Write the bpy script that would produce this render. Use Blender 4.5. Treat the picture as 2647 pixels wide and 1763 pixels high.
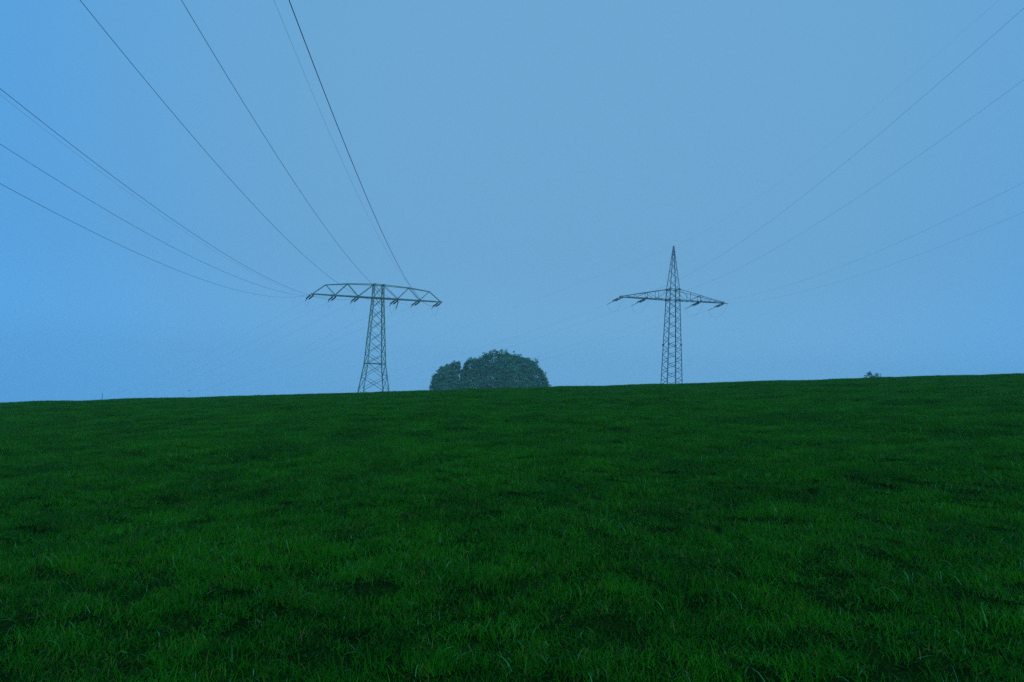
import bpy, math, random
import numpy as np
from mathutils import Vector, Matrix

for o in list(bpy.data.objects):
    bpy.data.objects.remove(o, do_unlink=True)
sc = bpy.context.scene
COL = sc.collection

# ------------------------------------------------------------------ camera
EYE = 1.6
PITCH, ROLL, LENS = 4.06, 1.89, 23.91
cam_d = bpy.data.cameras.new("camera")
cam = bpy.data.objects.new("camera", cam_d)
COL.objects.link(cam)
cam.location = (0, 0, EYE)
cam.rotation_euler = (Matrix.Rotation(math.radians(90 + PITCH), 4, 'X') @ Matrix.Rotation(math.radians(ROLL), 4, 'Z')).to_euler()
cam_d.sensor_width = 36
cam_d.lens = LENS
cam_d.clip_end = 6000
cam_d.clip_start = 0.05
sc.camera = cam

# ------------------------------------------------------------------ sky and sun
SUN_AZ, SUN_EL = 160.0, 38.0           # degrees; azimuth to the right of the view direction (+Y): behind the viewer, veiled by mist
world = bpy.data.worlds.new("World")
sc.world = world
world.use_nodes = True
nt = world.node_tree
nt.nodes.clear()
N = nt.nodes.new
L = nt.links.new
out = N('ShaderNodeOutputWorld')
bg = N('ShaderNodeBackground')
sky = N('ShaderNodeTexSky')
sky.sky_type = 'NISHITA'
sky.sun_disc = False
sky.sun_elevation = math.radians(SUN_EL)
sky.sun_rotation = math.radians(SUN_AZ)
sky.air_density = 1.0
sky.dust_density = 4.0
tc = N('ShaderNodeTexCoord')
nrm = N('ShaderNodeVectorMath'); nrm.operation = 'NORMALIZE'
dot = N('ShaderNodeVectorMath'); dot.operation = 'DOT_PRODUCT'
sd = Vector((math.sin(math.radians(SUN_AZ)) * math.cos(math.radians(SUN_EL)),
             math.cos(math.radians(SUN_AZ)) * math.cos(math.radians(SUN_EL)), math.sin(math.radians(SUN_EL))))
gl = Vector((math.sin(math.radians(6)) * math.cos(math.radians(22)), math.cos(math.radians(6)) * math.cos(math.radians(22)), math.sin(math.radians(22))))
dot.inputs[1].default_value = gl
mr = N('ShaderNodeMapRange'); mr.interpolation_type = 'SMOOTHSTEP'
mr.inputs['From Min'].default_value = 0.66
mr.inputs['From Max'].default_value = 1.0
cloud = N('ShaderNodeMix'); cloud.data_type = 'RGBA'
SKY_EDGE = (0.86, 3.66, 7.85, 1)
SKY_MID = (1.58, 3.96, 6.6, 1)
cloud.inputs[6].default_value = SKY_EDGE
cloud.inputs[7].default_value = SKY_MID
mixs = N('ShaderNodeMix'); mixs.data_type = 'RGBA'
mixs.inputs[0].default_value = 0.97
L(tc.outputs['Generated'], nrm.inputs[0]); L(nrm.outputs[0], dot.inputs[0])
L(dot.outputs['Value'], mr.inputs['Value']); L(mr.outputs['Result'], cloud.inputs[0])
L(sky.outputs[0], mixs.inputs[6]); L(cloud.outputs[2], mixs.inputs[7])
# hazy air: a little brighter all round towards the horizon
sxyz = N('ShaderNodeSeparateXYZ'); L(nrm.outputs[0], sxyz.inputs[0])
hr = N('ShaderNodeMapRange'); hr.interpolation_type = 'SMOOTHERSTEP'
hr.inputs['From Min'].default_value = 0.0; hr.inputs['From Max'].default_value = 0.22
hr.inputs['To Min'].default_value = 1.16; hr.inputs['To Max'].default_value = 1.0
L(sxyz.outputs['Z'], hr.inputs['Value'])
hm = N('ShaderNodeVectorMath'); hm.operation = 'SCALE'
L(mixs.outputs[2], hm.inputs[0]); L(hr.outputs['Result'], hm.inputs['Scale'])
L(hm.outputs[0], bg.inputs['Color']); bg.inputs['Strength'].default_value = 0.1
L(bg.outputs[0], out.inputs['Surface'])

sun_d = bpy.data.lights.new("sun", 'SUN')
sun_d.energy = 0.9
sun_d.angle = math.radians(45)
sun_d.color = (0.42, 0.80, 1.0)
sun = bpy.data.objects.new("sun", sun_d)
COL.objects.link(sun)
sun.rotation_euler = sd.to_track_quat('Z', 'Y').to_euler()

sc.view_settings.view_transform = 'Standard'
sc.view_settings.look = 'None'
sc.view_settings.exposure = 0.0
sc.view_settings.gamma = 1.0
sc.view_settings.use_curve_mapping = False
sc.cycles.max_bounces = 6
sc.cycles.diffuse_bounces = 4
sc.cycles.transmission_bounces = 4
sc.cycles.volume_bounces = 1
sc.cycles.use_denoising = False

rng = np.random.default_rng(7)
random.seed(7)

# ------------------------------------------------------------------ helpers
def tag(o, label=None, cat=None, group=None, kind=None):
    if label: o['label'] = label
    if cat: o['category'] = cat
    if group: o['group'] = group
    if kind: o['kind'] = kind
    return o

def empty(name, loc, rz=0.0):
    o = bpy.data.objects.new(name, None)
    o.location = loc
    o.rotation_euler = (0, 0, rz)
    COL.objects.link(o)
    return o

def link_mesh(name, me, mat=None, parent=None, smooth=False):
    if mat and not me.materials:
        me.materials.append(mat)
    if smooth:
        me.polygons.foreach_set('use_smooth', [True] * len(me.polygons))
    o = bpy.data.objects.new(name, me)
    COL.objects.link(o)
    if parent: o.parent = parent
    return o

def pydata(name, v, f):
    me = bpy.data.meshes.new(name)
    me.from_pydata([tuple(map(float, p)) for p in v], [], f)
    me.update()
    return me

def np_quads(name, verts, quads):
    me = bpy.data.meshes.new(name)
    nv, nf = len(verts), len(quads)
    me.vertices.add(nv)
    me.vertices.foreach_set('co', np.asarray(verts, np.float32).ravel())
    me.loops.add(nf * 4)
    me.loops.foreach_set('vertex_index', np.asarray(quads, np.int32).ravel())
    me.polygons.add(nf)
    me.polygons.foreach_set('loop_start', np.arange(0, nf * 4, 4, dtype=np.int32))
    me.polygons.foreach_set('loop_total', np.full(nf, 4, np.int32))
    me.update(calc_edges=True)
    return me

def material(name):
    m = bpy.data.materials.new(name)
    m.use_nodes = True
    t = m.node_tree
    b = t.nodes['Principled BSDF']
    return m, t, b

# ------------------------------------------------------------------ materials
def steel(name, c1, c2, metallic=0.0):
    m, t, b = material(name)
    n = t.nodes.new('ShaderNodeTexNoise'); n.inputs['Scale'].default_value = 1.7; n.inputs['Detail'].default_value = 6
    r = t.nodes.new('ShaderNodeValToRGB')
    r.color_ramp.elements[0].position = 0.35; r.color_ramp.elements[0].color = (*c1, 1)
    r.color_ramp.elements[1].position = 0.7; r.color_ramp.elements[1].color = (*c2, 1)
    g = t.nodes.new('ShaderNodeTexCoord')
    t.links.new(g.outputs['Object'], n.inputs['Vector'])
    t.links.new(n.outputs['Fac'], r.inputs[0]); t.links.new(r.outputs[0], b.inputs['Base Color'])
    b.inputs['Roughness'].default_value = 0.6
    b.inputs['Metallic'].default_value = metallic
    return m

M_STEEL_G = steel('weathered_green_steel', (0.11, 0.19, 0.13), (0.25, 0.33, 0.21))
M_STEEL = steel('grey_steel', (0.09, 0.14, 0.15), (0.20, 0.27, 0.27))
M_CERAMIC = steel('brown_glazed_porcelain', (0.018, 0.012, 0.012), (0.035, 0.022, 0.02))
M_CERAMIC.node_tree.nodes['Principled BSDF'].inputs['Roughness'].default_value = 0.3
M_WIRE = steel('oxidised_aluminium_cable', (0.05, 0.055, 0.09), (0.08, 0.09, 0.14))
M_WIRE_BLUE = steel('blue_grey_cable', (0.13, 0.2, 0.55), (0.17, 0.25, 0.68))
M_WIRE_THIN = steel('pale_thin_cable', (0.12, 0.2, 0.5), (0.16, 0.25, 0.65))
M_WOOD = steel('weathered_wood', (0.03, 0.03, 0.025), (0.07, 0.06, 0.05))
M_BARK = steel('bark', (0.02, 0.018, 0.012), (0.06, 0.05, 0.035))
M_FEATHER = steel('dark_feather', (0.02, 0.02, 0.025), (0.05, 0.05, 0.06))

def leaf_mat(name, dark, light, dry, rough=0.55, wscale=0.35, trans=0.25, pale=None, spec=0.06, amp=(0.0, 0.4)):
    m, t, b = material(name)
    nd, lk = t.nodes, t.links
    at = nd.new('ShaderNodeAttribute'); at.attribute_name = 'tint'
    sep = nd.new('ShaderNodeSeparateColor')
    lk.new(at.outputs['Color'], sep.inputs[0])
    ge = nd.new('ShaderNodeNewGeometry')
    n1 = nd.new('ShaderNodeTexNoise'); n1.inputs['Scale'].default_value = wscale; n1.inputs['Detail'].default_value = 4
    lk.new(ge.outputs['Position'], n1.inputs['Vector'])
    n2 = nd.new('ShaderNodeTexNoise'); n2.inputs['Scale'].default_value = wscale * 6; n2.inputs['Detail'].default_value = 3
    lk.new(ge.outputs['Position'], n2.inputs['Vector'])
    add = nd.new('ShaderNodeMath'); add.operation = 'MULTIPLY_ADD'
    lk.new(sep.outputs[0], add.inputs[0]); add.inputs[1].default_value = 0.55
    mr1 = nd.new('ShaderNodeMapRange'); mr1.inputs[1].default_value = 0.35; mr1.inputs[2].default_value = 0.65
    mr1.inputs[3].default_value = amp[0]; mr1.inputs[4].default_value = amp[1]
    lk.new(n1.outputs['Fac'], mr1.inputs[0]); lk.new(mr1.outputs[0], add.inputs[2])
    mx = nd.new('ShaderNodeMix'); mx.data_type = 'RGBA'
    mx.inputs[6].default_value = (*dark, 1); mx.inputs[7].default_value = (*light, 1)
    lk.new(add.outputs[0], mx.inputs[0])
    # dry or brown pieces: the tint's green channel, more of them where the fine noise is high
    th = nd.new('ShaderNodeMath'); th.operation = 'MULTIPLY_ADD'
    lk.new(n2.outputs['Fac'], th.inputs[0]); th.inputs[1].default_value = 0.55; lk.new(sep.outputs[1], th.inputs[2])
    gt = nd.new('ShaderNodeMath'); gt.operation = 'GREATER_THAN'; gt.inputs[1].default_value = 1.24
    lk.new(th.outputs[0], gt.inputs[0])
    mx2 = nd.new('ShaderNodeMix'); mx2.data_type = 'RGBA'
    lk.new(gt.outputs[0], mx2.inputs[0]); lk.new(mx.outputs[2], mx2.inputs[6]); mx2.inputs[7].default_value = (*dry, 1)
    if pale:  # sky glints on glossy bent blades, painted in as a paler colour
        pm = nd.new('ShaderNodeMapRange'); pm.inputs[1].default_value = 0.93; pm.inputs[2].default_value = 1.0
        pm.inputs[3].default_value = 0.0; pm.inputs[4].default_value = 0.85
        lk.new(sep.outputs[2], pm.inputs[0])
        mx3 = nd.new('ShaderNodeMix'); mx3.data_type = 'RGBA'
        lk.new(pm.outputs[0], mx3.inputs[0]); lk.new(mx2.outputs[2], mx3.inputs[6]); mx3.inputs[7].default_value = (*pale, 1)
        mx2 = mx3
    lk.new(mx2.outputs[2], b.inputs['Base Color'])
    b.inputs['Roughness'].default_value = rough
    b.inputs['Specular IOR Level'].default_value = spec
    tr = nd.new('ShaderNodeBsdfTranslucent'); lk.new(mx2.outputs[2], tr.inputs['Color'])
    ms = nd.new('ShaderNodeMixShader'); ms.inputs[0].default_value = trans
    om = nd['Material Output']
    lk.new(b.outputs[0], ms.inputs[1]); lk.new(tr.outputs[0], ms.inputs[2]); lk.new(ms.outputs[0], om.inputs['Surface'])
    return m

M_GRASS = leaf_mat('meadow_grass', (0.002, 0.070, 0.0015), (0.05, 0.32, 0.0005), (0.24, 0.20, 0.03), rough=0.5, wscale=1.1, trans=0.3, pale=(0.16, 0.46, 0.17), spec=0.06, amp=(0.0, 0.38))
M_LEAF = leaf_mat('oak_foliage', (0.04, 0.24, 0.10), (0.10, 0.42, 0.15), (0.16, 0.28, 0.11), wscale=0.25, trans=0.45, spec=0.2)

def ground_mat():
    m, t, b = material('soil_and_thatch')
    nd, lk = t.nodes, t.links
    ge = nd.new('ShaderNodeNewGeometry')
    n = nd.new('ShaderNodeTexNoise'); n.inputs['Scale'].default_value = 6; n.inputs['Detail'].default_value = 8
    lk.new(ge.outputs['Position'], n.inputs['Vector'])
    r = nd.new('ShaderNodeValToRGB')
    r.color_ramp.elements[0].position = 0.3; r.color_ramp.elements[0].color = (0.002, 0.012, 0.002, 1)
    r.color_ramp.elements[1].position = 0.75; r.color_ramp.elements[1].color = (0.014, 0.035, 0.004, 1)
    lk.new(n.outputs['Fac'], r.inputs[0]); lk.new(r.outputs[0], b.inputs['Base Color'])
    b.inputs['Roughness'].default_value = 1.0
    b.inputs['Specular IOR Level'].default_value = 0.0
    bp = nd.new('ShaderNodeBump'); bp.inputs['Strength'].default_value = 0.8; bp.inputs['Distance'].default_value = 0.05
    lk.new(n.outputs['Fac'], bp.inputs['Height']); lk.new(bp.outputs[0], b.inputs['Normal'])
    return m
M_GROUND = ground_mat()

# ------------------------------------------------------------------ terrain
_w = np.random.default_rng(3)
WAVES = [(_w.uniform(0, 2 * np.pi), 2 * np.pi / _w.uniform(lo, hi), _w.uniform(0, 2 * np.pi), amp)
         for lo, hi, amp, cnt in ((4, 11, 0.016, 7), (1.4, 3.5, 0.006, 9), (0.5, 1.2, 0.003, 8)) for _ in range(cnt)]
GRASS_H = 0.215

def ground_z(x, y):
    x = np.asarray(x, float); y = np.asarray(y, float)
    ax = np.abs(x)
    X = np.sign(x) * np.where(ax < 45, ax, 45 + 45 * np.tanh((ax - 45) / 45))
    g = 0.076 * y - 0.0008 * y * y
    g = np.where(y > 130, -3.64 - 0.132 * 600 * (1 - np.exp(-(np.maximum(y, 130) - 130) / 600)), g)
    g = np.where(y < -20, -1.84 + 0.108 * 60 * (np.exp((np.minimum(y, -20) + 20) / 60) - 1), g)
    b = 0
    for th, k, ph, amp in WAVES:
        b = b + amp * np.sin(k * (np.cos(th) * x + np.sin(th) * y) + ph)
    return 0.0612 * X + g + b - GRASS_H

def axis(lo, hi, f0, f1, step):
    a = list(np.arange(f0, f1, step))
    s, v = step, a[-1]
    while v < hi:
        s = min(s * 1.15, 25); v += s; a.append(v)
    s, v = step, a[0]
    left = []
    while v > lo:
        s = min(s * 1.15, 25); v -= s; left.append(v)
    return np.array(left[::-1] + a)

gx = axis(-700, 700, -45, 45, 0.3)
gy = axis(-300, 800, -3, 58, 0.3)
GX, GY = np.meshgrid(gx, gy, indexing='ij')
V = np.stack([GX, GY, ground_z(GX, GY)], -1).reshape(-1, 3)
nx, ny = len(gx), len(gy)
ii, jj = np.meshgrid(np.arange(nx - 1), np.arange(ny - 1), indexing='ij')
b0 = (ii * ny + jj).ravel()
Q = np.stack([b0, b0 + ny, b0 + ny + 1, b0 + 1], 1)
ground = link_mesh('ground', np_quads('ground', V, Q), M_GROUND, smooth=True)
tag(ground, 'sloping meadow ground under the grass', kind='structure')

# ------------------------------------------------------------------ grass
def make_patch(seed, n, radius, lmin, lmax, wid, segs=4):
    r = np.random.default_rng(seed)
    ntuft = 20
    tc_ = np.stack([r.uniform(-1, 1, ntuft), r.uniform(-1, 1, ntuft)], 1) * radius * 0.85
    tl = r.uniform(0, 2 * np.pi, ntuft); ts = r.uniform(0.1, 0.75, ntuft); th = r.uniform(0.5, 1.4, ntuft)
    k = r.integers(0, ntuft, n)
    ang = r.uniform(0, 2 * np.pi, n); rad = radius * np.sqrt(r.uniform(0, 1, n))
    pos = np.stack([np.cos(ang) * rad, np.sin(ang) * rad], 1)
    pull = r.uniform(0, 0.75, n)[:, None]
    pos = pos * (1 - pull) + (tc_[k] + r.normal(0, 0.025, (n, 2))) * pull
    length = r.uniform(lmin, lmax, n) * th[k]
    longer = r.uniform(0, 1, n) > 0.975
    length = np.where(longer, length * 1.35, length)
    lean = np.clip(np.abs(r.normal(0.5, 0.32, n)) + ts[k] * 0.3, 0.02, 1.4)
    drp = r.gamma(2.0, 0.6, n)                       # extra bending towards the tip
    drp = np.where(longer, drp * 1.5, drp)
    a = tl[k] + r.normal(0, 1.3, n)
    d = np.stack([np.cos(a), np.sin(a)], 1)
    w = wid * r.uniform(0.55, 1.4, n) * np.where(longer, 1.35, 1)
    fa = a + np.pi / 2 + r.normal(0, 0.5, n)
    side = np.stack([np.cos(fa), np.sin(fa), r.normal(0, 0.15, n)], 1)
    rows = []
    P = np.concatenate([pos, np.full((n, 1), -0.02)], 1)
    for s in range(segs + 1):
        t = s / segs
        ww = w * (1 - t ** 1.8) * 0.5 + 0.0002
        rows.append(P - side * ww[:, None]); rows.append(P + side * ww[:, None])
        t2 = (s + 0.5) / segs
        th_ = lean + drp * t2 * t2
        P = P + (length / segs)[:, None] * np.stack([np.sin(th_) * d[:, 0], np.sin(th_) * d[:, 1], np.cos(th_)], 1)
    V = np.stack(rows, 1).reshape(-1, 3)              # n x 2(segs+1)
    base = (np.arange(n) * 2 * (segs + 1))[:, None]
    q = np.concatenate([base + np.array([2 * s, 2 * s + 1, 2 * s + 3, 2 * s + 2])[None] for s in range(segs)], 1).reshape(-1, 4)
    me = np_quads('grass_patch', V, q)
    at = me.color_attributes.new('tint', 'FLOAT_COLOR', 'POINT')
    tint = np.clip(r.normal(0.45, 0.22, n) + (r.uniform(0, 1, ntuft)[k] - 0.5) * 0.5, 0, 1)
    c = np.zeros((n, 2 * (segs + 1), 4), np.float32)
    c[..., 0] = tint[:, None]; c[..., 1] = r.uniform(0, 1, n)[:, None]; c[..., 2] = np.where(longer & (r.uniform(0, 1, n) > 0.6), 0.98, r.uniform(0, 0.95, n))[:, None]; c[..., 3] = 1  # high blue channel marks the blades that get the painted glint
    at.data.foreach_set('color', c.ravel())
    me.polygons.foreach_set('use_smooth', [True] * len(me.polygons))
    me.materials.append(M_GRASS)
    return me

src = bpy.data.collections.new('grass_patches')
NV = 9
for i in range(NV):
    me = make_patch(100 + i, 640, 0.27, 0.028, 0.095, 0.0037)
    src.objects.link(bpy.data.objects.new(f'grass_patch_{i:02d}', me))

def jitter_points(y0, y1, step, margin, k=0.80):
    ys = np.arange(y0, y1, step); P = []
    for y in ys:
        h = k * max(y, 1.5) + margin
        xs = np.arange(-h, h, step)
        P.append(np.stack([xs, np.full_like(xs, y)], 1))
    P = np.concatenate(P)
    return P + rng.uniform(-0.5, 0.5, P.shape) * step
P2 = np.concatenate([jitter_points(-1.0, 6, 0.255, 2.5), jitter_points(6, 10, 0.24, 2.0), jitter_points(10, 26, 0.22, 2.0), jitter_points(26, 56, 0.25, 2.0)])
f = 0
_h = np.random.default_rng(11)
for lo, hi, amp, cnt in ((0.3, 0.8, 0.06, 10), (1.5, 5.0, 0.03, 8)):
    for _ in range(cnt):
        th, kk, ph = _h.uniform(0, 6.28), 2 * np.pi / _h.uniform(lo, hi), _h.uniform(0, 6.28)
        f = f + amp * np.sin(kk * (np.cos(th) * P2[:, 0] + np.sin(th) * P2[:, 1]) + ph)
hs = np.clip(1.0 + 0.75 * f + rng.normal(0, 0.17, len(P2)), 0.74, 1.55)
PZ = ground_z(P2[:, 0], P2[:, 1])
me = bpy.data.meshes.new('grass')
me.vertices.add(len(P2))
me.vertices.foreach_set('co', np.concatenate([P2, PZ[:, None]], 1).astype(np.float32).ravel())
for nm, ty, arr in (('rot', 'FLOAT_VECTOR', np.stack([rng.normal(0, 0.06, len(P2)), rng.normal(0, 0.06, len(P2)), rng.uniform(0, 6.283, len(P2))], 1)),
                    ('scl', 'FLOAT_VECTOR', np.stack([np.full(len(P2), 1.0), np.full(len(P2), 1.0), hs], 1))):
    a = me.attributes.new(nm, ty, 'POINT'); a.data.foreach_set('vector', arr.astype(np.float32).ravel())
a = me.attributes.new('idx', 'INT', 'POINT'); a.data.foreach_set('value', rng.integers(0, NV, len(P2)).astype(np.int32))
grass = link_mesh('grass', me, M_GRASS)
tag(grass, 'uneven dark green meadow grass covering the hillside', 'grass', kind='stuff')
ng = bpy.data.node_groups.new('grass_nodes', 'GeometryNodeTree')
ng.interface.new_socket('Geometry', in_out='INPUT', socket_type='NodeSocketGeometry')
ng.interface.new_socket('Geometry', in_out='OUTPUT', socket_type='NodeSocketGeometry')
gi = ng.nodes.new('NodeGroupInput'); go = ng.nodes.new('NodeGroupOutput')
iop = ng.nodes.new('GeometryNodeInstanceOnPoints')
ci = ng.nodes.new('GeometryNodeCollectionInfo')
ci.inputs['Collection'].default_value = src
ci.inputs['Separate Children'].default_value = True
ci.inputs['Reset Children'].default_value = True
def nattr(nm, ty):
    n = ng.nodes.new('GeometryNodeInputNamedAttribute'); n.data_type = ty; n.inputs['Name'].default_value = nm
    return n.outputs['Attribute']
e2r = ng.nodes.new('FunctionNodeEulerToRotation')
ng.links.new(nattr('rot', 'FLOAT_VECTOR'), e2r.inputs[0])
ng.links.new(gi.outputs[0], iop.inputs['Points'])
ng.links.new(ci.outputs[0], iop.inputs['Instance'])
iop.inputs['Pick Instance'].default_value = True
ng.links.new(nattr('idx', 'INT'), iop.inputs['Instance Index'])
ng.links.new(e2r.outputs[0], iop.inputs['Rotation'])
ng.links.new(nattr('scl', 'FLOAT_VECTOR'), iop.inputs['Scale'])
ng.links.new(iop.outputs[0], go.inputs[0])
gm = grass.modifiers.new('grass', 'NODES'); gm.node_group = ng

# ------------------------------------------------------------------ steel members
def frame(d):
    d = Vector(d).normalized()
    up = Vector((0, 0, 1)) if abs(d.z) < 0.95 else Vector((1, 0, 0))
    a = d.cross(up).normalized(); b = a.cross(d).normalized()
    return d, a, b

def angle_iron(pts, w, t=None, spin=0.0):
    """an L profile of flange width w along a polyline"""
    t = t or w * 0.18
    prof = [(-w / 2, -w / 2), (w / 2, -w / 2), (w / 2, -w / 2 + t), (-w / 2 + t, -w / 2 + t), (-w / 2 + t, w / 2), (-w / 2, w / 2)]
    c, s = math.cos(spin), math.sin(spin)
    prof = [(c * x - s * y, s * x + c * y) for x, y in prof]
    V, F = [], []
    pts = [Vector(p) for p in pts]
    d0, a0, b0 = frame(pts[-1] - pts[0])
    for i, p in enumerate(pts):
        for x, y in prof: V.append(p + a0 * x + b0 * y)
        if i:
            for k in range(6):
                j = (k + 1) % 6
                F.append(((i - 1) * 6 + k, (i - 1) * 6 + j, i * 6 + j, i * 6 + k))
    F.append(tuple(range(5, -1, -1))); F.append(tuple(range((len(pts) - 1) * 6, len(pts) * 6)))
    return V, F

def member(name, parent, pts, w, mat, spin=0.0):
    v, fc = angle_iron(pts, w, spin=spin)
    return link_mesh(name, pydata(name, v, fc), mat, parent)

def plate(name, parent, c, n, size, mat, thick=0.02):
    d, a, b = frame(n)
    c = Vector(c); V = []
    sh = [(-1, -0.5), (-0.5, -1), (0.6, -1), (1, -0.4), (0.9, 0.7), (0.3, 1), (-0.7, 0.9), (-1, 0.4)]
    for s in (-1, 1):
        for x, y in sh: V.append(c + a * x * size / 2 + b * y * size / 2 + d * s * thick / 2)
    n_ = len(sh)
    F = [tuple(range(n_ - 1, -1, -1)), tuple(range(n_, 2 * n_))] + [(k, (k + 1) % n_, n_ + (k + 1) % n_, n_ + k) for k in range(n_)]
    return link_mesh(name, pydata(name, V, F), mat, parent)

def tube_mesh(name, pts, rads, sides=6):
    V, F = [], []
    pts = [Vector(p) for p in pts]
    if not hasattr(rads, '__len__'): rads = [rads] * len(pts)
    for i, p in enumerate(pts):
        t = pts[min(i + 1, len(pts) - 1)] - pts[max(i - 1, 0)]
        d, a, b = frame(t)
        for k in range(sides):
            an = 2 * math.pi * k / sides
            V.append(p + (a * math.cos(an) + b * math.sin(an)) * rads[i])
        if i:
            for k in range(sides):
                j = (k + 1) % sides
                F.append(((i - 1) * sides + k, (i - 1) * sides + j, i * sides + j, i * sides + k))
    F.append(tuple(range(sides - 1, -1, -1))); F.append(tuple(range((len(pts) - 1) * sides, len(pts) * sides)))
    return pydata(name, V, F)

def insulator_rod_mesh(length, sheds=15, core=0.055, shed=0.115):
    pts, rad = [(0, 0, 0), (0, 0, 0.08)], [0.03, 0.03]
    a, b = 0.1, length - 0.1
    for i in range(sheds):
        z = a + (b - a) * i / sheds; h = (b - a) / sheds
        pts += [(0, 0, z), (0, 0, z + h * 0.35), (0, 0, z + h * 0.6), (0, 0, z + h * 0.62)]
        rad += [core, core, shed, core]
    pts += [(0, 0, b), (0, 0, length)]; rad += [0.03, 0.03]
    return tube_mesh('insulator_rod', pts, rad, 8)

def rot_to(d):
    return Vector(d).to_track_quat('Z', 'Y').to_euler()

ROD = insulator_rod_mesh(1.45)
ROD.materials.append(M_CERAMIC)
YOKE = None

M_GLASS = steel('pale_green_glass', (0.16, 0.26, 0.26), (0.22, 0.34, 0.34))
ROD_SLIM = insulator_rod_mesh(1.45, core=0.022, shed=0.06)
ROD_SLIM.materials.append(M_GLASS)
DROP = 0.3                                   # the strings hang a little steeper than the cables leave them

def insulator_string(parent, A, d, sidev, mat, length=2.3, rod=None, drop=0.0):
    """double tension string from the arm point A along d (both in the pylon's frame)"""
    rod = rod or ROD
    A = Vector(A); d = Vector(d).normalized() * length - Vector((0, 0, drop)); length = d.length; d.normalize(); sv = Vector(sidev).normalized()
    e = bpy.data.objects.new('insulator_string', None)
    COL.objects.link(e); e.parent = parent
    for s in (-1, 1):
        p0 = A + sv * 0.24 * s
        member('shackle', e, [p0, p0 + d * 0.28], 0.05, mat)
        r = bpy.data.objects.new('insulator_rod', rod); COL.objects.link(r); r.parent = e
        r.location = p0 + d * 0.25; r.rotation_euler = rot_to(d)
        member('link', e, [p0 + d * 1.68, A + d * 2.02 + sv * 0.03 * s], 0.035, mat)
    member('clamp', e, [A + d * 1.95, A + d * (length + 0.02)], 0.065, mat)
    return A + d * length

# ------------------------------------------------------------------ pylons
D2R = math.radians
# cable records: pylon, arm position, azimuth, slope, curvature  (z = z0 + a s + b s^2)
NEAR1 = {-10.2: (3.05242, -0.18593, 0.001623), -6.7: (3.10609, -0.16938, 0.001788), -3.15: (3.07969, -0.18094, 0.001703),
         3.15: (3.09424, -0.18126, 0.001843), 6.7: (3.09438, -0.18561, 0.001871), 10.2: (3.08680, -0.18646, 0.001715)}
FAR1 = {-10.2: (-0.79707, -0.24279, 0.000534), -6.7: (-0.79685, -0.24407, 0.000493), -3.15: (-0.79701, -0.24178, 0.000489),
        3.15: (-0.79542, -0.25346, 0.000488), 6.7: (-0.79831, -0.24000, 0.000520), 10.2: (-0.79613, -0.24717, 0.000546)}
NEAR2 = {-10: (3.09654, -0.12725, 0.001568), -5.3: (3.09432, -0.11825, 0.001508), 5.3: (3.10318, -0.11975, 0.001459), 10: (3.09831, -0.11451, 0.001402)}
FAR2 = {-10: (-0.76512, -0.24998, 0.000817), -5.3: (-0.76644, -0.24570, 0.000610), 5.3: (-0.76739, -0.24054, 0.000316), 10: (-0.76715, -0.24124, 0.000474)}
EARTH2N = (3.07008, -0.07795, 0.001403)
EARTH2F = (-0.7420, -0.2080, 0.000150)

T1 = dict(x=-22.05, y=110.0, z=EYE + 14.107, phi=0.23764)
T2 = dict(x=29.19, y=123.63, z=EYE + 17.263, phi=0.18463)

def rotz(v, a):
    c, s = math.cos(a), math.sin(a)
    return Vector((c * v[0] - s * v[1], s * v[0] + c * v[1], v[2]))

def wdir(az, a):
    return Vector((math.sin(az), math.cos(az), a)).normalized()

def mast(parent, H, levels, twist, leg_w, brace_w, mat, gus=(), strut_at=(), brace_phase=0, gusset=0.5, crossed=False):
    """levels: (height above base, side of the square) from bottom to top; four tapering legs, zigzag braces on each face"""
    def corner(w, side, k):
        sx, sy = ((-1, -1), (1, -1), (1, 1), (-1, 1))[k]
        return rotz((sx * side / 2, sy * side / 2, w), twist)
    for k in range(4):
        member('leg', parent, [corner(w, s, k) for w, s in levels], leg_w, mat, spin=k * math.pi / 2)
    for k in range(4):
        j = (k + 1) % 4
        for i in range(len(levels) - 1):
            (w0, s0), (w1, s1) = levels[i], levels[i + 1]
            flip = (i + brace_phase) % 2
            for second in ((0, 1) if crossed else (0,)):
                a, b = (k, j) if flip != second else (j, k)
                A, B = corner(w0, s0, a), corner(w1, s1, b)
                e = (B - A).normalized() * 0.04
                off = rotz((0, 0.02 * second, 0), twist + k * math.pi / 2)
                member('brace', parent, [A + e + off, B - e + off], brace_w * (0.7 if second else 1), mat, spin=0.7 * k)
        for w in strut_at:
            s = dict(levels)[w]
            member('strut', parent, [corner(w, s, k), corner(w, s, j)], brace_w * 1.6, mat)
    for w in gus:
        s = dict(levels)[w]
        for k in range(4):
            c = corner(w, s, k)
            c = c - Vector((c.x, c.y, 0)).normalized() * 0.04
            plate('gusset_plate', parent, c, rotz((0, 1, 0), twist), gusset, mat)
    return corner

def jumper(parent, A, p_near, p_far, sag, r=0.009):
    pts = []
    for i in range(15):
        t = i / 14
        p = p_near.lerp(p_far, t)
        p.z -= sag * (1 - (2 * t - 1) ** 2) ** 0.8
        pts.append(p)
    return link_mesh('jumper_cable', tube_mesh('jumper_cable', pts, r), M_WIRE, parent)

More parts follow.
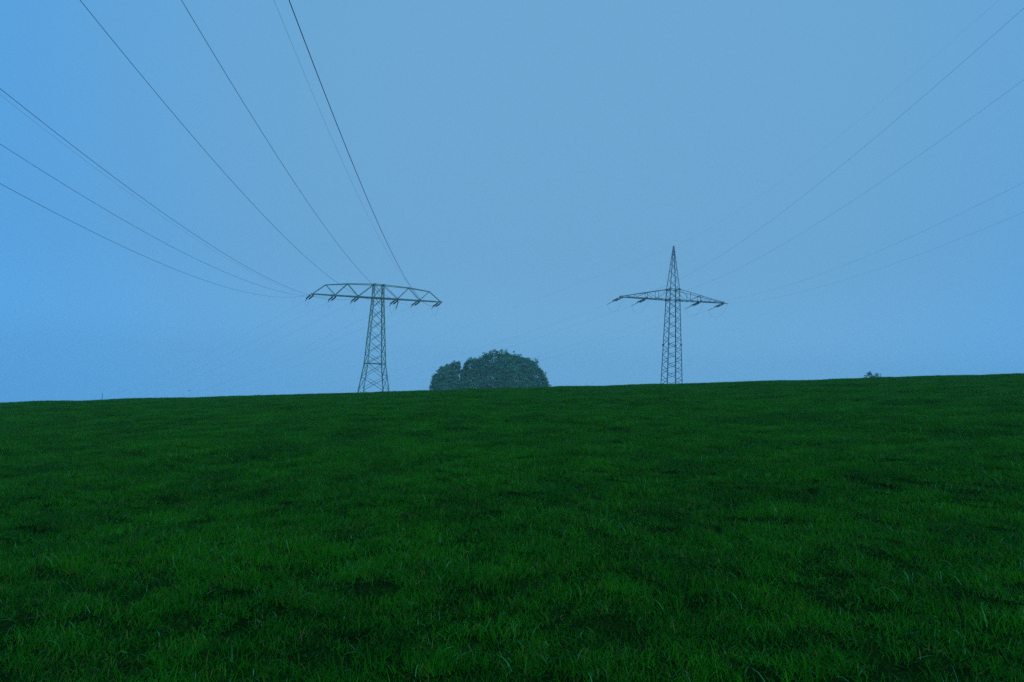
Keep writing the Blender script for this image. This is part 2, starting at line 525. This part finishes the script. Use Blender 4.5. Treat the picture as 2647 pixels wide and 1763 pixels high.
# ---- left pylon: flat-topped trapezoid arm, no peak
base1 = float(ground_z(T1['x'], T1['y'])) + 0.02
pl1 = empty('pylon', (T1['x'], T1['y'], base1), T1['phi'])
tag(pl1, 'green-grey lattice pylon with flat-topped crossarm and no peak, left of the trees', 'pylon', 'pylons behind the hill crest')
H1 = T1['z'] - base1
tw = D2R(24) - T1['phi']
lv = []
for dy, s in ((-H1, 5.0), (-15.0, 4.05), (-12.85, 3.45), (-10.7, 2.85), (-9.1, 2.68), (-7.25, 2.48), (-5.4, 2.26), (-3.55, 2.04), (-1.75, 1.83), (0.0, 1.62), (2.15, 1.5)):
    lv.append((H1 + dy, s))
mast(pl1, H1, lv, tw, 0.155, 0.085, M_STEEL_G, gus=(lv[9][0], lv[10][0]), strut_at=(lv[3][0], lv[9][0], lv[10][0]), gusset=0.3, crossed=True)
# second diagonal in the mast panel between the arm chords
arm = bpy.data.objects.new('crossarm', None); COL.objects.link(arm); arm.parent = pl1
def hw1(u): return 0.78 - (0.78 - 0.14) * min(abs(u) / 10.2, 1)
top_u = (-8.25, -4.85, -0.75, 0.75, 4.95, 8.35)
def topz(u):
    return H1 + np.interp(abs(u), [0.75, 4.9, 8.3], [2.15, 1.97, 1.58])
for s in (-1, 1):
    member('chord', arm, [(-10.45, s * hw1(-10.2), H1), (0, s * 0.78, H1 - 0.02), (10.45, s * hw1(10.2), H1)], 0.185, M_STEEL_G)
    member('chord', arm, [(u, s * hw1(u) * 0.9, topz(u)) for u in top_u], 0.115, M_STEEL_G)
    for sg in (-1, 1):
        seq = [(10.2, 0), (8.3, 1), (6.75, 0), (4.9, 1), (3.15, 0), (0.75, 1)]
        for (u0, t0), (u1, t1) in zip(seq[:-1], seq[1:]):
            P = []
            for u, t in ((u0, t0), (u1, t1)):
                P.append(Vector((sg * u, s * hw1(u) * (0.9 if t else 1), topz(u) if t else H1 + 0.05)))
            member('brace', arm, P, 0.075, M_STEEL_G, spin=s)
for u in (-10.35, -8.5, -6.7, -4.9, -3.15, -1.6, 1.6, 3.15, 4.9, 6.7, 8.5, 10.35):
    member('strut', arm, [(u, -hw1(u), H1 - 0.03), (u, hw1(u), H1 - 0.03)], 0.1, M_STEEL_G)
us = (-10.2, -8.5, -6.7, -4.9, -3.15, -1.6, 0, 1.6, 3.15, 4.9, 6.7, 8.5, 10.2)
for i, (u0, u1) in enumerate(zip(us[:-1], us[1:])):
    s = 1 if i % 2 else -1
    member('strut', arm, [(u0, -s * hw1(u0), H1 - 0.05), (u1, s * hw1(u1), H1 - 0.05)], 0.07, M_STEEL_G)
for u in (-8.3, -4.9, 4.9, 8.3):
    member('strut', arm, [(u, -hw1(u) * 0.9, topz(u)), (u, hw1(u) * 0.9, topz(u))], 0.08, M_STEEL_G)
for u in (-6.7, -3.15, 3.15, 6.7):
    for s in (-1, 1):
        plate('gusset_plate', arm, (u, s * (hw1(u) + 0.02), H1), (0, 1, 0), 0.42, M_STEEL_G)
for u in (-10.45, 10.45):
    plate('end_plate', arm, (u, 0, H1), (1, 0, 0), 0.4, M_STEEL_G)

def ends(t, u, rec, H, near):
    """attachment and cable end in the pylon's own frame"""
    az, a, b = rec
    d = rotz(wdir(az, a), -t['phi'])
    return Vector((u, 0, H - 0.1)), d

for u in NEAR1:
    A, dn = ends(T1, u, NEAR1[u], H1, True)
    _, df = ends(T1, u, FAR1[u], H1, False)
    En = insulator_string(pl1, A, dn, (1, 0, 0), M_STEEL_G, rod=ROD_SLIM)
    Ef = insulator_string(pl1, A, df, (1, 0, 0), M_STEEL_G, drop=DROP)
    jumper(pl1, A, En, Ef, 1.5)
hang = bpy.data.objects.new('hanging_insulator', None); COL.objects.link(hang); hang.parent = pl1
hd = Vector((-0.26, -0.05, -1)).normalized()
hp = Vector((3.35, -0.55, H1 - 0.08))
member('link', hang, [hp, hp + hd * 0.3], 0.05, M_STEEL_G)
r = bpy.data.objects.new('insulator_rod', ROD); COL.objects.link(r); r.parent = hang
r.location = hp + hd * 0.25; r.rotation_euler = rot_to(hd)
member('clamp', hang, [hp + hd * 1.65, hp + hd * 1.95], 0.07, M_STEEL_G)

# ---- right pylon: tapered arms and a tall earth-wire peak
base2 = float(ground_z(T2['x'], T2['y'])) + 0.02
pl2 = empty('pylon', (T2['x'], T2['y'], base2), T2['phi'])
tag(pl2, 'slender grey lattice pylon with pointed peak and tapering crossarm, right of the trees', 'pylon', 'pylons behind the hill crest')
H2 = T2['z'] - base2
lv = []
n_low = int(round((H2) / 0.92))
for i in range(n_low + 1):
    w = H2 * i / n_low
    d_below = H2 - w
    lv.append((w, 1.95 + 0.92 * d_below / 15.1))
mid = len(lv) - 1
lv += [(H2 + 0.98, 1.88), (H2 + 1.95, 1.82)]
splice = min(range(len(lv)), key=lambda i: abs(lv[i][0] - (H2 - 7.8)))
mast(pl2, H2, lv, 0.0, 0.15, 0.075, M_STEEL, gus=(lv[splice][0], lv[mid][0], lv[-1][0]), strut_at=(lv[mid][0], lv[-1][0]), gusset=0.42)
pk = bpy.data.objects.new('earth_wire_peak', None); COL.objects.link(pk); pk.parent = pl2
plv = [(H2 + 1.95 + 7.98 * t, 1.82 * (1 - t) + 0.16 * t) for t in (0, 0.125, 0.24, 0.345, 0.44, 0.53, 0.615, 0.69, 0.76, 0.82, 1.0)]
def corner_pk(w, s, k):
    sx, sy = ((-1, -1), (1, -1), (1, 1), (-1, 1))[k]
    return Vector((sx * s / 2, sy * s / 2, w))
for k in range(4):
    member('leg', pk, [corner_pk(w, s, k) for w, s in plv], 0.11, M_STEEL, spin=k * math.pi / 2)
    j = (k + 1) % 4
    for i in range(len(plv) - 2):
        (w0, s0), (w1, s1) = plv[i], plv[i + 1]
        fl = i % 2
        a, b = (k, j) if fl else (j, k)
        member('brace', pk, [corner_pk(w0, s0, a), corner_pk(w1, s1, b)], 0.055, M_STEEL)
    w, s = plv[-2]
    member('strut', pk, [corner_pk(w, s, k), corner_pk(w, s, j)], 0.09, M_STEEL)
    # sheet cladding of the tip
    (w0, s0), (w1, s1) = plv[-2], plv[-1]
    w0 = w0 + (w1 - w0) * 0.3; s0 = s0 + (s1 - s0) * 0.3
    A, B, C_, D_ = corner_pk(w0, s0, k), corner_pk(w0, s0, j), corner_pk(w1, s1, j), corner_pk(w1, s1, k)
    o_ = ((B - A).cross(C_ - A)).normalized() * 0.01
    V8 = [A - o_, B - o_, C_ - o_, D_ - o_, A + o_, B + o_, C_ + o_, D_ + o_]
    link_mesh('plate', pydata('plate', V8, [(3, 2, 1, 0), (4, 5, 6, 7), (0, 1, 5, 4), (1, 2, 6, 5), (2, 3, 7, 6), (3, 0, 4, 7)]), M_STEEL, pk)
member('clamp', pk, [(0, -0.25, H2 + 9.97), (0, 0.25, H2 + 9.97)], 0.12, M_STEEL)

def hw2(u): return np.interp(abs(u), [0.95, 10.0], [0.97, 0.16])
def tz2(u): return H2 + np.interp(abs(u), [0.92, 9.9], [1.93, 0.12])
for sg in (-1, 1):
    ca = bpy.data.objects.new('crossarm', None); COL.objects.link(ca); ca.parent = pl2
    for s in (-1, 1):
        member('chord', ca, [(sg * 0.95, s * hw2(0.95), H2), (sg * 10.35, s * hw2(10), H2)], 0.13, M_STEEL)
        member('chord', ca, [(sg * 0.92, s * hw2(0.92), tz2(0.92)), (sg * 10.0, s * hw2(10), tz2(10))], 0.09, M_STEEL)
        for u in (3.1, 5.15, 7.3):
            member('post', ca, [(sg * u, s * hw2(u), H2), (sg * u, s * hw2(u), tz2(u))], 0.065, M_STEEL)
        for (u0, t0), (u1, t1) in (((0.95, 1), (3.1, 0)), ((3.1, 0), (5.15, 1)), ((5.15, 1), (7.3, 0)), ((7.3, 0), (9.0, 1))):
            P = [Vector((sg * u, s * hw2(u), tz2(u) if t else H2)) for u, t in ((u0, t0), (u1, t1))]
            member('brace', ca, P, 0.06, M_STEEL)
    uu = (0.95, 2.0, 3.1, 4.1, 5.15, 6.2, 7.3, 8.6, 9.9)
    for i, (u0, u1) in enumerate(zip(uu[:-1], uu[1:])):
        s = 1 if i % 2 else -1
        member('strut', ca, [(sg * u0, -s * hw2(u0), H2 - 0.03), (sg * u1, s * hw2(u1), H2 - 0.03)], 0.06, M_STEEL)
        if i: member('strut', ca, [(sg * u0, -hw2(u0), H2 + 0.03), (sg * u0, hw2(u0), H2 + 0.03)], 0.06, M_STEEL)
    member('strut', ca, [(sg * 5.15, -hw2(5.15), tz2(5.15)), (sg * 5.15, hw2(5.15), tz2(5.15))], 0.06, M_STEEL)
    for u in (5.3, 9.9):
        for s in (-1, 1):
            plate('gusset_plate', ca, (sg * u, s * (hw2(u) + 0.03), H2), (0, 1, 0), 0.5, M_STEEL)
for u in NEAR2:
    A, dn = ends(T2, u, NEAR2[u], H2, True)
    _, df = ends(T2, u, FAR2[u], H2, False)
    En = insulator_string(pl2, A, dn, (1, 0, 0), M_STEEL, rod=ROD_SLIM)
    Ef = insulator_string(pl2, A, df, (1, 0, 0), M_STEEL, length=3.2, drop=DROP)
    jumper(pl2, A, En, Ef, 1.9)

# ------------------------------------------------------------------ cables
def cable(t, u, rec, s0, s1, radius, label, group, mat=M_WIRE, up=-0.1, name='power_cable', drop=0.0):
    az, a, b = rec
    A = Vector((t['x'] + math.cos(t['phi']) * u, t['y'] + math.sin(t['phi']) * u, t['z'] + up))
    n = 70
    d = wdir(az, a) * s0
    A0 = A + d - Vector((0, 0, drop))
    pts = []
    for i in range(n + 1):
        s = s0 + (s1 - s0) * i / n
        pts.append(Vector((A.x + math.sin(az) * s, A.y + math.cos(az) * s, A.z + a * s + b * s * s - drop * math.exp(-(s - s0) / 25))) - A0)
    pts[0] = Vector((0, 0, 0))
    o = link_mesh(name, tube_mesh(name, pts, radius, 6), mat, smooth=True)
    o.location = A0
    return tag(o, label, 'cable', group)

ordw = ('outermost', 'second', 'third', 'fourth', 'fifth', 'last')
G1 = 'overhead cables from the left pylon towards the viewer'
lab1 = {10.2: 'dark thick overhead cable nearest mid-sky, ending at the left pylon\'s right tip',
        6.7: 'dark overhead cable from the top edge, second of three from the right',
        3.15: 'dark overhead cable from the top edge, leftmost of the three there',
        -3.15: 'highest dark cable crossing the left edge, ending just left of the left pylon mast',
        -6.7: 'middle one of the three dark cables crossing the left edge',
        -10.2: 'lowest dark cable crossing the left edge, sagging to the left pylon'}
for u, rec in NEAR1.items():
    cable(T1, u, rec, 2.3, 124, 0.0155 if u > 10 else 0.0105, lab1[u], G1)
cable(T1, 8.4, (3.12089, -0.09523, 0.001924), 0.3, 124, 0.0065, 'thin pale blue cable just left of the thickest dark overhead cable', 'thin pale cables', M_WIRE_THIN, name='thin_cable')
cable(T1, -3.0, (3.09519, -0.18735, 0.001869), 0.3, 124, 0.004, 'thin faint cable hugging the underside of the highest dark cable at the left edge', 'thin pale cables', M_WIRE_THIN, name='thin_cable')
G1f = 'faint cables from the left pylon down into the valley'
where = {-10.2: 'from the left tip of the left pylon', -6.7: 'from the second insulator pair of the left pylon', -3.15: 'from just left of the left pylon mast',
         3.15: 'from just right of the left pylon mast', 6.7: 'from the left pylon\'s second insulators from the right', 10.2: 'from the right tip of the left pylon'}
for u, rec in FAR1.items():
    cable(T1, u, rec, 2.3, 128, 0.0055, 'faint hazy cable falling away ' + where[u], G1f, drop=DROP)
G2 = 'overhead cables from the right pylon towards the viewer'
lab2 = {-10: 'steepest blue cable, rising from the right pylon to the top right corner',
        -5.3: 'blue-grey cable second below the steepest one, rising right behind the right pylon mast',
        5.3: 'upper of the two shallow cables reaching the right edge low in the sky',
        10: 'lowest shallow cable reaching the right edge, from the right tip of the right pylon'}
for u, rec in NEAR2.items():
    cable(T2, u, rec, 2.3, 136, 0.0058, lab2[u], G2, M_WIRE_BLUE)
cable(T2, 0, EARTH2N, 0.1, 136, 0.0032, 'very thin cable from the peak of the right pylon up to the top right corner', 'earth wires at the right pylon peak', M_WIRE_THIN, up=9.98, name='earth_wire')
cable(T2, 0, EARTH2F, 0.1, 140, 0.0045, 'very thin cable falling left from the peak of the right pylon', 'earth wires at the right pylon peak', up=9.98, name='earth_wire')
G2f = 'faint cables from the right pylon down behind the crest'
where2 = {-10: 'from the left tip of the right pylon', -5.3: 'from the inner left insulators of the right pylon', 5.3: 'from the inner right insulators of the right pylon', 10: 'from the right tip of the right pylon'}
for u, rec in FAR2.items():
    cable(T2, u, rec, 3.2, 136, 0.0052, 'faint hazy cable falling left ' + where2[u], G2f, drop=DROP)

# ------------------------------------------------------------------ trees
def lump_points(r, lobes, n, shell=0.35):
    """points near the surface of a union of ellipsoids, thinned so that clumps and gaps form"""
    pts, nr = [], []
    C = np.array([l[:3] for l in lobes]); R = np.array([l[3:6] for l in lobes])
    wgt = (R[:, 0] * R[:, 2]); wgt = wgt / wgt.sum()
    while sum(len(p) for p in pts) < n:
        m = n * 2
        k = r.choice(len(lobes), m, p=wgt)
        d = r.normal(0, 1, (m, 3)); d /= np.linalg.norm(d, axis=1)[:, None]
        rr = 1 - shell * r.uniform(0, 1, m) ** 1.6 + 0.13 * r.normal(0, 1, m).clip(0, 2) ** 2 * 0.5
        # bumpy surface made of leaf clusters
        bump = 0.13 * np.sin(d[:, 0] * 7 + k * 2.1) * np.sin(d[:, 1] * 6 + k) * np.sin(d[:, 2] * 8 + k * 1.3) + 0.09 * np.sin(d[:, 0] * 17 + k) * np.sin(d[:, 2] * 15 + 2 * k)
        P = C[k] + d * R[k] * (rr + bump)[:, None]
        q = (((P[:, None, :] - C[None]) / (R[None] * 0.72)) ** 2).sum(2).min(1)
        keep = q > 1
        pts.append(P[keep])
    return np.concatenate(pts)[:n]

def foliage_mesh(name, lobes, n_cl, per, seed, size, cl_r):
    r = np.random.default_rng(seed)
    c = lump_points(r, lobes, n_cl)
    k = np.repeat(np.arange(n_cl), per)
    N_ = len(k)
    rad = cl_r * r.uniform(0.55, 1.3, n_cl)[k]
    d = r.normal(0, 1, (N_, 3)); d /= np.linalg.norm(d, axis=1)[:, None]
    P = c[k] + d * (rad * r.uniform(0.15, 1, N_) ** 0.5)[:, None] * np.array([1, 1, 0.75])
    cen = np.average(np.array([l[:3] for l in lobes]), axis=0); out_d = P - cen; out_d /= np.linalg.norm(out_d, axis=1)[:, None]
    nrm_ = 0.55 * r.normal(0, 1, (N_, 3)) + out_d + np.array([0, 0, 0.45]); nrm_ /= np.linalg.norm(nrm_, axis=1)[:, None]
    t = np.cross(nrm_, r.normal(0, 1, (N_, 3))); t /= np.linalg.norm(t, axis=1)[:, None]
    b = np.cross(nrm_, t)
    s = size * r.uniform(0.5, 1.3, N_)[:, None]
    V = np.stack([P - t * s, P - b * s * 0.6, P + t * s, P + b * s * 0.6], 1).reshape(-1, 3)
    Qd = np.arange(N_ * 4).reshape(-1, 4)
    me = np_quads(name, V, Qd)
    at = me.color_attributes.new('tint', 'FLOAT_COLOR', 'POINT')
    cc = np.zeros((N_, 4, 4), np.float32)
    ct = r.uniform(0, 1, n_cl)[k]
    cc[..., 0] = np.clip(0.6 * ct + 0.4 * r.uniform(0, 1, N_), 0, 1)[:, None]
    cc[..., 1] = (r.uniform(0, 1, N_) * 0.97)[:, None]; cc[..., 3] = 1
    at.data.foreach_set('color', cc.ravel())
    me.materials.append(M_LEAF)
    return me

def tree(name, x, y, lobes, label, cat, n_cl, per, seed, size=0.22, cl_r=0.6, trunk_r=0.45, group=None, limbs=7):
    """lobes in world metres: (x offset, y offset, z absolute, rx, ry, rz)"""
    gz = float(ground_z(x, y))
    root = empty(name, (x, y, gz))
    tag(root, label, cat, group)
    lb = [(a, b, z - gz, rx, ry, rz) for a, b, z, rx, ry, rz in lobes]
    link_mesh('crown', foliage_mesh('crown', lb, n_cl, per, seed, size, cl_r), M_LEAF, root)
    r = random.Random(seed)
    zt = min(l[2] - l[5] * 0.3 for l in lb)
    tp = [(0, 0, -0.3), (0.05, 0, 0.4), (0.1, 0.1, zt * 0.4), (0.0, 0.2, zt * 0.8), (0.1, 0, zt + 1)]
    link_mesh('trunk', tube_mesh('trunk', tp, [trunk_r * 1.5, trunk_r * 1.1, trunk_r * 0.9, trunk_r * 0.75, trunk_r * 0.5], 9), M_BARK, root, smooth=True)
    for i in range(limbs):
        l = lb[i % len(lb)]
        st = Vector((0.05, 0.1, zt * r.uniform(0.45, 0.95)))
        en = Vector((l[0] + r.uniform(-.6, .6) * l[3], l[1] + r.uniform(-.6, .6) * l[4], l[2] + r.uniform(-0.2, 0.6) * l[5]))
        mid_ = st.lerp(en, 0.5) + Vector((r.uniform(-.5, .5), r.uniform(-.5, .5), -0.5))
        link_mesh('limb', tube_mesh('limb', [st, mid_, en], [trunk_r * 0.42, trunk_r * 0.25, 0.05], 6), M_BARK, root, smooth=True)
    return root

GT = 'trees in the hazy clump behind the crest'
def lobes(cx, spec_, fill):
    """(x, crown top z, radius x, radius z) in world metres"""
    out_ = []
    for n_, (x, top, rx, rz) in enumerate(spec_):
        out_.append((x - cx, (-1) ** n_ * 0.6, top - rz * 0.98, rx, rx * 1.1, rz))
    return out_ + [(x - cx, 0, z, rx, ry, rz) for x, z, rx, ry, rz in fill]
tree('tree', -20.8, 224, lobes(-20.8, [(-18.3, 10.1, 1.7, 2.6), (-20.6, 9.1, 2.4, 3.4), (-22.6, 8.0, 1.8, 3.0), (-24.2, 5.8, 1.5, 2.6), (-25.2, 3.0, 1.1, 2.4), (-18.2, 6.0, 1.6, 3.2)],
     [(-21.0, -1.5, 4.7, 4.0, 6.5)]),
     'small rounded leafy tree at the left end of the hazy clump', 'tree', 1500, 30, 21, trunk_r=0.3, group=GT)
tree('tree', -12.2, 225, lobes(-12.2, [(-13.1, 11.2, 2.5, 3.6), (-11.0, 11.0, 2.6, 4.2), (-14.8, 9.0, 1.8, 3.4), (-15.5, 5.6, 1.6, 4.0)],
     [(-12.0, 1.0, 4.2, 4.0, 8.0)]),
     'leafy tree pressed against the left side of the tallest crown', 'tree', 1500, 30, 22, trunk_r=0.35, group=GT)
tree('tree', 0.5, 227, lobes(0.5, [(-5.8, 14.2, 3.4, 4.4), (-2.4, 14.0, 3.2, 4.6), (-8.8, 12.8, 2.6, 4.6), (1.0, 13.0, 3.4, 4.4), (4.2, 12.2, 3.4, 4.6), (7.0, 10.9, 2.9, 4.6), (9.2, 8.9, 2.2, 4.4), (10.9, 6.3, 1.6, 4.0), (11.9, 3.6, 1.2, 3.4), (-0.5, 12.6, 5.0, 5.0)],
     [(0.5, 3.0, 10.0, 6.5, 8.6), (-4.0, 4.0, 8.0, 5.5, 7.8), (3.5, -1.5, 9.4, 6.0, 7.0)]),
     'broad domed tree with the tallest crown, filling the right of the clump', 'tree', 5600, 28, 23, trunk_r=0.6, group=GT, limbs=14)
tree('tree', 117.6, 224, lobes(117.6, [(118.2, 10.9, 1.2, 1.7), (120.2, 10.6, 0.9, 1.5), (119.0, 9.6, 1.8, 2.0), (115.4, 8.9, 1.2, 1.0)], [(118.6, 5.2, 2.6, 3.0, 4.0)]),
     'soft hazy treetop just showing above the crest far to the right', 'tree', 460, 24, 24, size=0.2, cl_r=0.5, trunk_r=0.22, limbs=8)

# ------------------------------------------------------------------ distant pole and a bird
def at_pixel(px, py, Y):
    """point at depth Y seen at photo pixel (px, py); used once to survey positions"""
    U, W = px - 1323.5, 881.5 - py
    r_, p_, fl = D2R(ROLL), D2R(PITCH), LENS / 36 * 2647
    u = U * math.cos(r_) - W * math.sin(r_); v = U * math.sin(r_) + W * math.cos(r_)
    d = Vector((u, fl * math.cos(p_) - v * math.sin(p_), fl * math.sin(p_) + v * math.cos(p_)))
    return Vector((0, 0, EYE)) + d * (Y / d.y)
pt = at_pixel(265, 1017, 190)
gz = float(ground_z(pt.x, pt.y))
pole = empty('wooden_pole', (pt.x, pt.y, gz))
tag(pole, 'thin dark pole barely topping the crest far to the left', 'pole')
hh = pt.z - gz
link_mesh('post', tube_mesh('post', [(0, 0, -0.3), (0, 0, hh)], [0.08, 0.055], 8), M_WOOD, pole)
link_mesh('bracket', tube_mesh('bracket', [(0, 0, hh - 0.15), (-0.35, 0, hh - 0.2)], [0.06, 0.05], 6), M_WOOD, pole)

pb = at_pixel(490, 1010, 95)
bv, bf = [], []
bird = empty('bird', pb, 0.7)
tag(bird, 'tiny dark bird in flight low over the crest, left of the left pylon', 'bird')
link_mesh('body', tube_mesh('body', [(0, -0.19, 0.01), (0, -0.15, 0.02), (0, -0.06, 0), (0, 0.04, 0), (0, 0.12, 0.015), (0, 0.15, 0.02), (0, 0.19, 0.015)], [0.012, 0.03, 0.045, 0.05, 0.03, 0.028, 0.004], 8), M_FEATHER, bird, smooth=True)
for s in (-1, 1):
    W = [(s * 0.03, 0.06, 0.02), (s * 0.03, -0.05, 0.02), (s * 0.16, 0.08, 0.09), (s * 0.16, -0.04, 0.08), (s * 0.31, 0.0, 0.05), (s * 0.30, -0.05, 0.045)]
    V = [Vector(w) + Vector((0, 0, 0.008)) for w in W] + [Vector(w) - Vector((0, 0, 0.008)) for w in W]
    F = [(0, 2, 3, 1), (2, 4, 5, 3), (6, 7, 9, 8), (8, 9, 11, 10), (0, 1, 7, 6), (4, 10, 11, 5), (0, 6, 8, 2), (2, 8, 10, 4), (1, 3, 9, 7), (3, 5, 11, 9)]
    link_mesh('wing', pydata('wing', V, F), M_FEATHER, bird)
V = [(-0.035, -0.28, 0.02), (0.035, -0.28, 0.02), (0.02, -0.15, 0.025), (-0.02, -0.15, 0.025), (-0.035, -0.28, 0.01), (0.035, -0.28, 0.01), (0.02, -0.15, 0.012), (-0.02, -0.15, 0.012)]
link_mesh('tail', pydata('tail', V, [(0, 1, 2, 3), (7, 6, 5, 4), (0, 4, 5, 1), (1, 5, 6, 2), (2, 6, 7, 3), (3, 7, 4, 0)]), M_FEATHER, bird)

# ------------------------------------------------------------------ haze
hx, hy0, hy1, hz0, hz1 = 735, -335, 840, -80, 42
V = [(-hx, hy0, hz0), (hx, hy0, hz0), (hx, hy1, hz0), (-hx, hy1, hz0), (-hx, hy0, hz1), (hx, hy0, hz1), (hx, hy1, hz1), (-hx, hy1, hz1)]
hz = bpy.data.materials.new('haze'); hz.use_nodes = True
t = hz.node_tree; t.nodes.clear()
ho = t.nodes.new('ShaderNodeOutputMaterial'); pv = t.nodes.new('ShaderNodeVolumePrincipled')
pv.inputs['Color'].default_value = (0.96, 1.0, 1.0, 1)
pv.inputs['Density'].default_value = 0.0007
pv.inputs['Anisotropy'].default_value = 0.0
t.links.new(pv.outputs[0], ho.inputs['Volume'])
haze = link_mesh('haze', pydata('haze', V, [(3, 2, 1, 0), (4, 5, 6, 7), (0, 1, 5, 4), (1, 2, 6, 5), (2, 3, 7, 6), (3, 0, 4, 7)]), hz)
tag(haze, 'thin blue evening mist over the meadow', kind='stuff')
